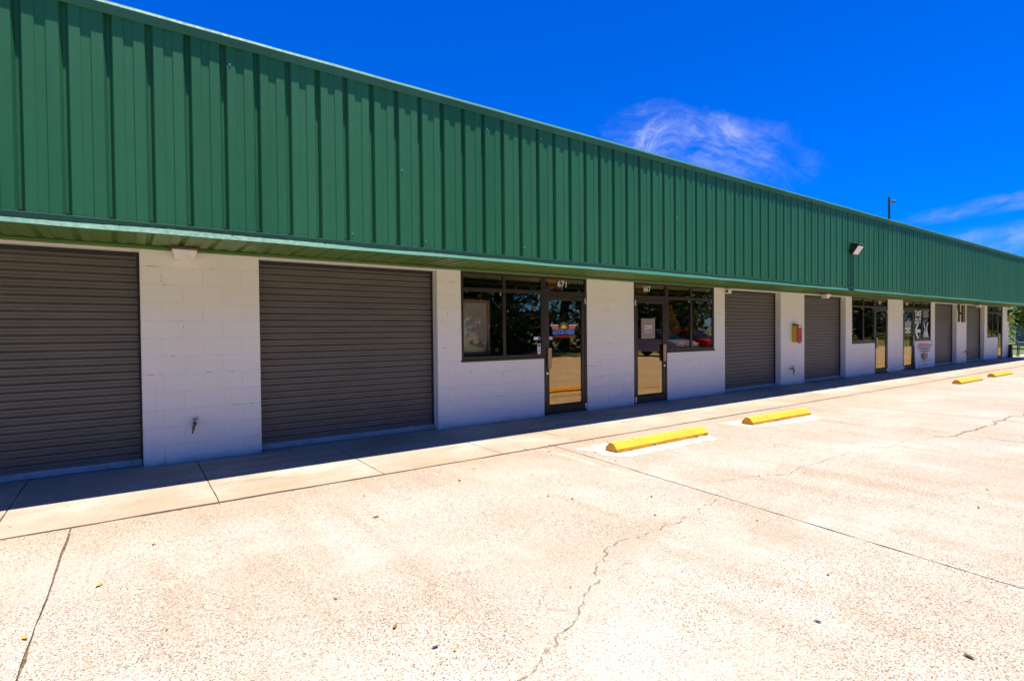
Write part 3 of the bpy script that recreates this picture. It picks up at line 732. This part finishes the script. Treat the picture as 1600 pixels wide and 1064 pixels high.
def banner():
    t = thing('vinyl_banner', 'white restaurant banner with red script heading and round emblem under take out window', 'banner', (23.60, -.016, .02))
    bm = BM(); n = 16
    rows = []
    for i in range(n+1):
        z = .97*i/n; rows.append([(-.84 + 1.68*j/n, -.005 - .008*sin(j*1.3)*sin(i*.7) - (.03*(1-i/n)**2), z) for j in range(n+1)])
    sheet(bm, rows); b = obj('banner_sheet', bm, MT['poster'], t, True)
    y = -.050
    rr = random.Random(4)
    bm = BM()
    x = -.62
    while x < .62:
        w = rr.uniform(.05, .13); h = rr.uniform(.07, .14); k = rr.uniform(-.02, .03)
        poly(bm, [(x, .76+k), (x+w*.75, .76+k), (x+w, .76+k+h), (x+w*.3, .76+k+h)], y); x += w + .015
    obj('heading_script', bm, MT['redprint'], t)
    bm = BM()
    for z, w in ((.68, .52), (.59, .40)):
        x = -w
        while x < w:
            s = rr.uniform(.03, .12); poly(bm, [(x, z), (x+s, z), (x+s, z+.045), (x, z+.045)], y); x += s + .03
    obj('small_print', bm, MT['darkprint'], t)
    bm = BM(); disc(bm, 0, .42, .13, y, 20); disc(bm, 0, .52, .06, y-.001, 12); obj('emblem', bm, MT['tanprint'], t)
    bm = BM()
    for s in (-1, 1): poly(bm, [(s*.16, .34), (s*.25, .34), (s*.25, .56), (s*.16, .52)], y)
    obj('emblem_side', bm, MT['darkprint'], t)
    bm = BM()
    def wob(z, x0, x1, a):
        p = None
        for i in range(25):
            x = x0 + (x1-x0)*i/24; zz = z + a*sin(i*1.1) + .03*i/24
            if p: poly(bm, [(p[0], p[1]-.008), (x, zz-.008), (x, zz+.008), (p[0], p[1]+.008)], y)
            p = (x, zz)
    wob(.24, -.6, .7, .02); obj('flourish', bm, MT['inkgrey'], t)
    bm = BM(); wob(.13, -.2, .25, .05); wob(.08, -.15, .2, .04); obj('flourish', bm, MT['pink'], t)
    bm = BM(); tube(bm, [(.80, -.012, .93), (.80, -.03, .93)], .02, 10); obj('grommet', bm, MT['darkgrey'], t)
banner()

# ---------------------------------------------------------------- fittings on the wall and roof
def wall_light(x, label):
    t = thing('wall_light', label, 'wall light', (x, 0, 2.33), 'brown and white wall lights under the soffit')
    bm = BM(); prism(bm, [(-.002, .115), (-.19, .115), (-.20, .125), (-.17, .195), (-.02, .20), (-.002, .20)], 'x', -.135, .135, .006); obj('housing', bm, MT['brown'], t)
    bm = BM()
    # tapered refractor
    tp = [(-.125, -.185), (.125, -.185), (.125, -.012), (-.125, -.012)]; bt = [(-.092, -.150), (.092, -.150), (.092, -.02), (-.092, -.02)]
    A = [bm.verts.new((a, b, .113)) for a, b in tp]; B = [bm.verts.new((a, b, .0)) for a, b in bt]
    bm.faces.new(A); bm.faces.new(B[::-1])
    for i in range(4): bm.faces.new((A[i], B[i], B[(i+1) % 4], A[(i+1) % 4]))
    bmesh.ops.bevel(bm, geom=bm.edges[:], offset=.008, segments=2, affect='EDGES'); obj('lens', bm, MT['lens'], t)
wall_light(.53, 'brown and white wall light over the pillar between the two nearest roll up doors')
wall_light(15.94, 'brown and white wall light over the roll up door beside the red and yellow box')
wall_light(29.75, 'brown and white wall light over the farthest roll up door')
def flood():
    t = thing('flood_light', 'black floodlight with pale glass face mounted on green fascia', 'floodlight', (14.53, YF, 3.3))
    bm = BM(); prism(bm, [(-.03, .0), (-.03, .27), (-.19, .225), (-.215, .19), (-.075, -.015)], 'x', -.15, .15, .006); obj('housing', bm, MT['black'], t)
    bm = BM(); box(bm, -.08, .08, -.032, 0, .06, .22, .004); obj('mounting_plate', bm, MT['black'], t)
    bm = BM()
    a, b = Vector((-.213, .188)), Vector((-.078, -.012)); d = (b-a).normalized(); n = Vector((d.y, -d.x)); n = n if n.y < 0 else -n
    prism(bm, [tuple(a+n*.001+d*.012), tuple(b+n*.001-d*.012), tuple(b+n*.008-d*.012), tuple(a+n*.008+d*.012)], 'x', -.14, .14); obj('glass_face', bm, MT['lens'], t)
    bm = BM(); prism(bm, [(-.02, .275), (-.215, .222), (-.215, .227), (-.02, .281)], 'x', -.155, .155); obj('visor', bm, MT['bar'], t)
flood()
def pole():
    t = thing('camera_pole', 'thin dark green pole with small camera standing on the roof edge', 'pole', (21.96, .5, 3.2))
    bm = BM(); tube(bm, [(0, 0, -.05), (0, 0, 2.90)], .04, 10); obj('pole', bm, MT['pole'], t)
    bm = BM(); tube(bm, [(.0, -.04, 2.76), (.02, -.14, 2.77)], .02, 8); tube(bm, [(.02, -.11, 2.76), (.03, -.15, 2.72), (.03, -.16, 2.66)], [.035, .05, .03], 10); obj('camera', bm, MT['darkgrey'], t)
pole()
def seccam():
    t = thing('security_camera', 'white bracket security camera at top corner of roll up door beside door 667', 'security camera', (11.30, 0, 2.31))
    bm = BM(); box(bm, -.055, .05, -.10, .005, .0, .105, .006); obj('body', bm, MT['white'], t)
    bm = BM(); box(bm, -.0565, -.052, -.082, -.018, .028, .078); obj('lens_window', bm, MT['black'], t)
    bm = BM(); tube(bm, [(.05, -.06, .06), (.11, -.07, .07), (.12, -.05, .125)], .010, 8); obj('bracket', bm, MT['lens'], t)
seccam()
def spigot(x, z, label, sc=1.0):
    t = thing('hose_spigot', label, 'spigot', (x, 0, z), 'hose spigots low on the wall'); t.scale = (sc, sc, sc)
    bm = BM(); tube(bm, [(0, .0, 0), (0, -.05, 0), (0, -.085, -.005)], [.014, .016, .024], 10); tube(bm, [(0, -.07, 0), (-.01, -.095, -.035), (-.022, -.10, -.085)], [.02, .022, .014], 10); obj('body', bm, MT['brass'], t, True)
    bm = BM(); tube(bm, [(0, -.07, .01), (.004, -.07, .045)], .008, 8); obj('stem', bm, MT['iron'], t)
    bm = BM()
    n = 14; V = [bm.verts.new((.004 + .036*cos(2*pi*k/n)*(1+.12*cos(6*pi*k/n)), -.07 + .030*sin(2*pi*k/n), .05)) for k in range(n)]
    U = [bm.verts.new((v.co.x, v.co.y, .064)) for v in V]; bm.faces.new(V[::-1]); bm.faces.new(U)
    for k in range(n): bm.faces.new((V[k], V[(k+1) % n], U[(k+1) % n], U[k]))
    obj('handwheel', bm, MT['iron'], t)
    bm = BM(); tube(bm, [(-.022, -.10, -.082), (-.034, -.104, -.135)], [.011, .008], 8); obj('hose_stub', bm, MT['black'], t)
spigot(.605, .455, 'dark hose spigot on the nearest white pillar', .85)
spigot(14.17, .44, 'dark hose spigot on the pillar under the red and yellow box', 1.15)
spigot(28.2, .47, 'dark hose spigot on the white pillar under the black and gold blade sign', 1.1)
def alarm():
    t = thing('alarm_box', 'red and yellow metal box hung on white pillar between roll up doors', 'alarm box', (14.36, 0, 1.11))
    bm = BM(); box(bm, -.10, .10, -.135, 0, .02, .46, .006); obj('body', bm, MT['alarm_yellow'], t)
    bm = BM(); prism(bm, [(-.11, .03), (-.06, .03), (-.03, -.01), (.03, -.01), (.06, .03), (.11, .03), (.11, .44), (.075, .475), (-.075, .475), (-.11, .44)], 'y', -.165, -.137, .004); obj('front_plate', bm, MT['red'], t)
    bm = BM(); box(bm, -.06, .06, -.168, -.164, .405, .452); obj('badge', bm, MT['white'], t)
    bm = BM(); box(bm, -.07, .05, -.10, -.01, .462, .50, .006); obj('top_mount', bm, MT['darkgrey'], t)
    bm = BM(); box(bm, -.05, .05, -.170, -.164, .10, .16, .002); obj('pull_lever', bm, MT['darkgrey'], t)
alarm()
def blade():
    t = thing('blade_sign', 'black and gold blade sign on a bracket arm at top of white pillar', 'sign', (27.62, 0, 1.72))
    bm = BM(); box(bm, -.17, -.07, -.045, 0, -.02, .70, .004); obj('back_plate', bm, MT['brown'], t)
    bm = BM(); box(bm, -.12, -.02, -.10, -.044, .29, .37, .004); obj('arm', bm, MT['brown'], t)
    bm = BM(); box(bm, -.05, .05, -.19, -.07, -.03, .66, .006); obj('sign_box', bm, MT['black'], t)
    bm = BM(); box(bm, -.053, -.0505, -.185, -.125, -.01, .64); obj('gold_face', bm, MT['gold'], t)
    bm = BM()
    for k in range(6): box(bm, -.042, .042, -.194, -.1905, .02+.1*k, .09+.1*k)
    obj('gold_face', bm, MT['gold'], t)
blade()
bm = BM(); tube(bm, [(27.315, -.012, 2.40), (27.36, -.02, 2.24), (27.42, -.02, 2.14), (27.46, -.02, 2.08)], .012, 6)
tag(obj('cable', bm, MT['black']), 'thin black cable drooping from door corner to the blade sign', 'cable')
def lantern():
    t = thing('wall_lantern', 'small dark lantern on the right edge of the last white pillar', 'lantern', (34.7, 0, 1.95))
    bm = BM(); prism(bm, [(0, .33), (-.16, .33), (-.20, .27), (-.06, .20), (-.06, .10), (0, .08)], 'x', -.07, .07, .004); obj('housing', bm, MT['black'], t)
    bm = BM(); prism(bm, [(-.01, .08), (-.07, .10), (-.07, -.22), (-.01, -.22)], 'x', -.05, .05, .004); obj('plaque', bm, MT['tanprint'], t)
lantern()

# ---------------------------------------------------------------- seen through the glass
def board():
    t = thing('display_board', 'grey framed board leaning on an easel inside window beside door 671', 'board', (4.78, .65, .4), rz=radians(8))
    bm = BM(); box(bm, -.62, .36, 0, .03, .74, 1.58); obj('panel', bm, MT['board'], t)
    bm = BM(); box(bm, .36, .42, -.02, .04, .68, 1.64, .004); box(bm, -.68, -.62, -.02, .04, .68, 1.64, .004); box(bm, -.62, .36, -.02, .04, .68, .74, .004); box(bm, -.62, .36, -.02, .04, 1.58, 1.64, .004); obj('frame', bm, MT['wood'], t)
    for x in (-.5, .26):
        bm = BM(); box(bm, x-.025, x+.025, .05, .09, -.39, 1.60); obj('leg', bm, MT['wood'], t)
board()
def pendant(x, y, z, label):
    t = thing('hanging_basket_lamp', label, 'lamp', (x, y, z), 'wicker lamps hung inside the window beside door 667')
    bm = BM(); n = 22
    pr = [(.03, .62), (.05, .50), (.10, .36), (.17, .22), (.225, .10), (.215, .02), (.15, -.05), (.06, -.08)]
    for k in range(n):
        a = 2*pi*k/n; tube(bm, [(r*cos(a), r*sin(a), h) for r, h in pr], .015, 5)
    for r, h in pr[1::1]: tube(bm, [(r*cos(2*pi*k/24), r*sin(2*pi*k/24), h) for k in range(25)], .012, 5, False)
    obj('shade', bm, MT['wicker'], t)
    bm = BM(); tube(bm, [(0, 0, .60), (0, 0, 2.71-z)], .008, 6); obj('cord', bm, MT['black'], t)
pendant(10.16, .70, 1.44, 'pear shaped wicker hanging lamp nearest to door 667 inside the dark window')
pendant(11.12, .70, 1.40, 'pear shaped wicker hanging lamp in the right pane of the window beside door 667')

# ---------------------------------------------------------------- wheel stops
def stop_parts():
    bm = BM(); pr = [(-.10, 0), (-.10, .048), (-.088, .056), (-.040, .108), (-.028, .114), (.028, .114), (.040, .108), (.088, .056), (.10, .048), (.10, 0)]
    xs = [-.86, -.845] + [-.845 + 1.69*i/24 for i in range(1, 24)] + [.845, .86]; rr = random.Random(9)
    rings = []
    for i, x in enumerate(xs):
        s = .97 if i in (0, len(xs)-1) else 1.0
        rings.append([bm.verts.new((x + rr.gauss(0, .002), y*s + rr.gauss(0, .0012), max(0, z*s + (rr.gauss(0, .0012) if z else 0)))) for y, z in pr])
    for a, b in zip(rings, rings[1:]):
        for k in range(len(pr)): bm.faces.new((a[k], a[(k+1) % len(pr)], b[(k+1) % len(pr)], b[k]))
    bm.faces.new(rings[0]); bm.faces.new(rings[-1][::-1])
    return bm
stops = [(5.69, -2.635, 0.0, 1.06, 'yellow concrete wheel stop nearest the camera, in front of door 671'),
         (8.67, -2.62, -.03, .99, 'yellow concrete wheel stop in front of door 667'),
         (18.47, -2.60, -.02, 1.0, 'yellow concrete wheel stop in front of door 663, third from the camera'),
         (21.60, -2.58, -.02, .97, 'yellow concrete wheel stop farthest from the camera')]
first = None
for x, y, a, s, lab in stops:
    if first is None:
        first = o = thing('wheel_stop', lab, 'wheel stop', group='yellow wheel stops along the pavement')
        obj('stop_block', stop_parts(), MT['yellow'], o)
        for px in (-.5, .5):
            bm = BM(); tube(bm, [(px, 0, .10), (px, 0, .1165)], .012, 8); obj('anchor_pin', bm, MT['brown'], o)
    else:
        o = first.copy(); COL.objects.link(o); o['label'] = lab
        for ch in list(first.children):
            c = ch.copy(); COL.objects.link(c); c.parent = o
    o.location = (x, y, 0); o.rotation_euler = (0, 0, a); o.scale = (s, 1, 1)

# ---------------------------------------------------------------- fallen leaves
def leaf_mesh(L, w, curl):
    bm = BM(); n = 6; rows = []
    for i in range(n+1):
        t = i/n; ww = w*sin(pi*(.08 + .86*t))**.8; x = (t-.5)*L; z = .004 + curl*L*(2*t-1)**2
        rows.append([(x, -ww, z + curl*w*1.2), (x, 0, z), (x, ww, z + curl*w*1.6)])
    sheet(bm, rows); return bm
def leaves():
    named = [(-.169, -3.27, .055, 'leafgold', 'curled golden leaf on the lot left of the joint end'), (.117, -2.712, .045, 'leafgold', 'round golden leaf on the concrete below the first pillar'),
             (1.065, -4.738, .045, 'leafbrown', 'orange brown leaf alone near the bottom middle of the lot'), (1.147, -5.016, .035, 'leafblack', 'dark leaf lying left of the long crack'),
             (3.049, -6.509, .045, 'leafblack', 'dark curled leaf at the lower right corner of the lot'), (2.811, -5.969, .035, 'leafblack', 'dark leaf beside a crumb right of the long crack'),
             (-.443, -3.752, .045, 'leafgold', 'golden leaf lodged in the left joint of the lot'), (1.591, -3.126, .06, 'leafbrown', 'long brown leaf lying flat below the second roll up door'),
             (3.028, -2.295, .05, 'leafgold', 'golden curled leaf near the pavement edge below door 671'), (2.661, -2.613, .05, 'leafbrown', 'dark brown leaf just off the pavement edge')]
    protos = {}
    def put(x, y, L, m, lab, group, rz):
        key = (m, round(L, 3))
        if key not in protos:
            o = obj('fallen_leaf', leaf_mesh(L, L*.22, .10), MT[m]); protos[key] = o
        else:
            o = protos[key].copy(); COL.objects.link(o)
        o.location = (x, y, .002); o.rotation_euler = (0, 0, rz); tag(o, lab, 'leaf', group)
    rr = random.Random(21)
    for x, y, L, m, lab in named: put(x, y, L, m, lab, 'fallen leaves on the concrete', rr.uniform(0, 6.28))
    G = 'small leaf scraps scattered on the concrete'
    for k in range(175):
        u = rr.random()
        if u < .22: x, y = rr.uniform(-.9, 9), rr.gauss(-1.95, .05)
        elif u < .34: x, y = rr.uniform(-.9, 10), rr.uniform(-.22, -.11)
        elif u < .55: x, y = rr.uniform(-.8, 6), rr.uniform(-1.9, -.2)
        elif u < .72: x, y = rr.uniform(1.5, 5.5), rr.gauss(-2.4, .3)
        else: x, y = rr.uniform(-.7, 9), rr.uniform(-6, -2)
        if y > -.1: continue
        L = rr.choice((.014, .02, .028))*(1.25 if x > 2.5 else 1); m = rr.choice(('leafbrown', 'leafblack', 'leafbrown', 'leafgold'))
        put(x, y, L, m, 'tiny dry leaf scrap lying on the concrete', G, rr.uniform(0, 6.28))
leaves()

# ---------------------------------------------------------------- trees, houses and cars round the lot
def tree(name, label, cat, x, y, h, spread, seed, m, n=5000, leaf=.16, low=.25, group=None, stems=1):
    rr = random.Random(seed); t = thing(name, label, cat, (x, y, -.03), group)
    bm = BM()
    cl = []
    for s in range(stems):
        a = rr.uniform(0, 6.28); bx, by = (.25*cos(a), .25*sin(a)) if stems > 1 else (0, 0)
        top = (bx + rr.uniform(-.1, .1)*h, by + rr.uniform(-.1, .1)*h, h*.62)
        r0 = .035*h/(stems**.5)
        tube(bm, [(bx, by, 0), (bx*1.1, by*1.1, h*.22), ((bx+top[0])/2, (by+top[1])/2, h*.42), top], [r0*1.25, r0, r0*.7, r0*.3], 8)
        for k in range(5):
            b = rr.uniform(0, 6.28); e = (bx + spread*.7*cos(b), by + spread*.7*sin(b), h*rr.uniform(.5, .9)); z0 = h*rr.uniform(.22, .5)
            tube(bm, [(bx*1.1, by*1.1, z0), ((bx+e[0])*.5, (by+e[1])*.5, (z0+e[2])*.55), e], [r0*.5, r0*.3, r0*.1], 6); cl.append(e)
    obj('trunk', bm, MT['bark'], t)
    for k in range(16):
        a = rr.uniform(0, 6.28); q = spread*rr.uniform(.1, .95); cl.append((q*cos(a), q*sin(a), h*(low + (1-low)*rr.random()**.8 * (1-.25*(q/spread)**2))))
    bm = BM()
    for k in range(n):
        c = rr.choice(cl); s = spread*.36
        p = Vector((c[0] + rr.gauss(0, s*.55), c[1] + rr.gauss(0, s*.55), c[2] + rr.gauss(0, s*.42)))
        if p.z < .15: continue
        d = Vector((rr.gauss(0, 1), rr.gauss(0, 1), rr.gauss(0, .7))).normalized(); e = d.cross(Vector((rr.gauss(0, 1), rr.gauss(0, 1), rr.gauss(0, 1)))).normalized()
        L = leaf*rr.uniform(.6, 1.3); w = L*.36
        vs = [bm.verts.new(q) for q in (p - d*L*.5, p + e*w*.5, p + d*L*.5, p - e*w*.5)]; bm.faces.new(vs)
    KEEP.add(id(bm))
    obj('crown', bm, MT[m], t)
TG = 'trees across the lot behind the camera'
for i, (x, y, h, s) in enumerate(((-12, -24, 9, 4), (-3, -26, 10, 4.5), (6, -23, 8.5, 3.8), (14, -27, 10, 4.5), (21, -23, 9, 4), (29, -26, 10, 4.6), (37, -24, 9, 4.2), (46, -26, 10.5, 4.8), (56, -24, 9.5, 4.4), (68, -27, 11, 5), (82, -25, 10, 5), (98, -27, 11, 5.5), (118, -28, 11, 6), (140, -29, 12, 7), (163, -28, 12, 7), (188, -30, 13, 8), (215, -30, 13, 8))):
    tree('shade_tree', 'broad green shade tree across the lot, mirrored in the shop glass', 'tree', x, y, h*1.1, s*1.3, 100+i, 'leafA', 8500, .60, .02, TG)
SG = 'leafy shrubs beyond the far end of the building'
for i, (x, y, h, s, m, lab) in enumerate(((41.5, 2.3, 3.4, 1.1, 'leafB', 'bright yellow green shrub nearest the end pillar'), (46, 3.6, 4.6, 1.7, 'leafB', 'tall bright shrub behind the end pillar'), (50, 1.6, 3.9, 1.5, 'leafB', 'low green shrub at the right edge beyond the building'), (70, 8.5, 6.5, 3.0, 'leafB', 'green tree behind the grey shed'), (54, 6.5, 6, 2.6, 'leafB', 'bright leafy tree behind the tall shrub'), (76, 5, 7, 3.4, 'leafB', 'large tree beyond the grey shed'), (84, 11, 8, 4, 'leafB', 'tallest bright tree farthest beyond the building'))):
    tree('leafy_shrub', lab, 'shrub', x, y, h, s, 300+i, m, 7000, .24, .04, SG, 3)
def house(name, label, x, y, w, d, h, rh, m, rz=0):
    t = thing(name, label, 'building', (x, y, -.03), None, rz)
    bm = BM(); box(bm, -w/2, w/2, -d/2, d/2, 0, h); obj('wall', bm, MT[m], t)
    bm = BM(); o = .4; prism(bm, [(-d/2-o, h+.01-.1), (d/2+o, h+.01-.1), (d/2+o, h+.12), (0, h+rh), (-d/2-o, h+.12)], 'x', -w/2-o, w/2+o); obj('roof', bm, MT['shingle'], t)
    for k in range(3):
        bm = BM(); xx = -w/2 + w*(k+.5)/3; box(bm, xx-.5, xx+.5, d/2-.02, d/2+.05, .9, 2.1); f = obj('window', bm, MT['cream'], t)
        bm = BM(); box(bm, xx-.43, xx+.43, d/2+.04, d/2+.06, .97, 2.03); obj('pane', bm, MT['carglass'], f)
house('grey_shed', 'blue grey shed behind the shrubs at the right edge', 63, 2.6, 6, 4.4, 3.1, .9, 'grey_siding')
def car(label, x, y, rz, paint, s=1.0):
    t = thing('parked_car', label, 'car', (x, y, 0), 'cars parked across the lot', rz)
    side = [(-2.15, .32), (-2.18, .62), (-2.0, .86), (-1.15, .97), (1.45, 1.0), (2.1, .93), (2.15, .6), (2.1, .32)]
    bm = BM(); prism(bm, side, 'y', -.88, .88, .06); obj('body', bm, MT[paint], t)
    bm = BM()
    lo = [(-1.2, .97), (1.5, 1.0)]; A = [bm.verts.new((a, b, z)) for a, b, z in ((-1.25, -.80, .96), (1.6, -.80, .98), (1.6, .80, .98), (-1.25, .80, .96))]
    B = [bm.verts.new((a, b, 1.46)) for a, b in ((-.45, -.62), (.95, -.62), (.95, .62), (-.45, .62))]
    bm.faces.new(A[::-1]); bm.faces.new(B)
    for i in range(4): bm.faces.new((A[i], A[(i+1) % 4], B[(i+1) % 4], B[i]))
    obj('windows', bm, MT['carglass'], t)
    bm = BM(); box(bm, -.5, 1.0, -.64, .64, 1.462, 1.50, .02); obj('roof', bm, MT[paint], t)
    for wx in (-1.35, 1.35):
        for wy in (-.80, .80):
            bm = BM(); tube(bm, [(wx, wy-.11, .32), (wx, wy+.11, .32)], .32, 20); w = obj('wheel', bm, MT['tyre'], t)
            bm = BM(); q = .115 if wy > 0 else -.115; tube(bm, [(wx, wy+q*.9, .32), (wx, wy+q, .32)], .20, 16); obj('rim', bm, MT['bar'], w)
    for wy in (-.6, .6):
        bm = BM(); box(bm, -2.21, -2.12, wy-.2, wy+.2, .62, .78, .02); obj('headlight', bm, MT['lens'], t)
    bm = BM(); box(bm, -2.2, -2.1, -.75, .75, .36, .52, .02); obj('bumper', bm, MT['darkgrey'], t)
car('red parked car across the lot, mirrored in the window beside door 667', 27.9, -13.2, -pi/2, 'carred')
car('blue parked car across the lot, mirrored in door 667', 24.4, -12.8, -pi/2, 'carblue')
def aboard():
    t = thing('folding_sign', 'black folding sidewalk sign leaning at the last pillar', 'sign', (34.74, -.09, 0))
    for s in (-1, 1):
        bm = BM(); a = [(s*.11, 0), (s*.14, 0), (s*.035, .62), (s*.01, .62)]; prism(bm, a, 'y', -.07, .06); obj('panel', bm, MT['black'], t)
aboard()
def stool():
    t = thing('stool', 'blue grey stool with dark legs at the right edge beyond the building', 'stool', (36.3, -.22, 0))
    bm = BM(); box(bm, -.18, .18, -.18, .18, .52, .72, .02); obj('seat', bm, MT['grey_siding'], t)
    for a in (-.14, .14):
        for b in (-.14, .14):
            bm = BM(); tube(bm, [(a*1.15, b*1.15, 0), (a, b, .53)], .022, 6); obj('leg', bm, MT['black'], t)
stool()
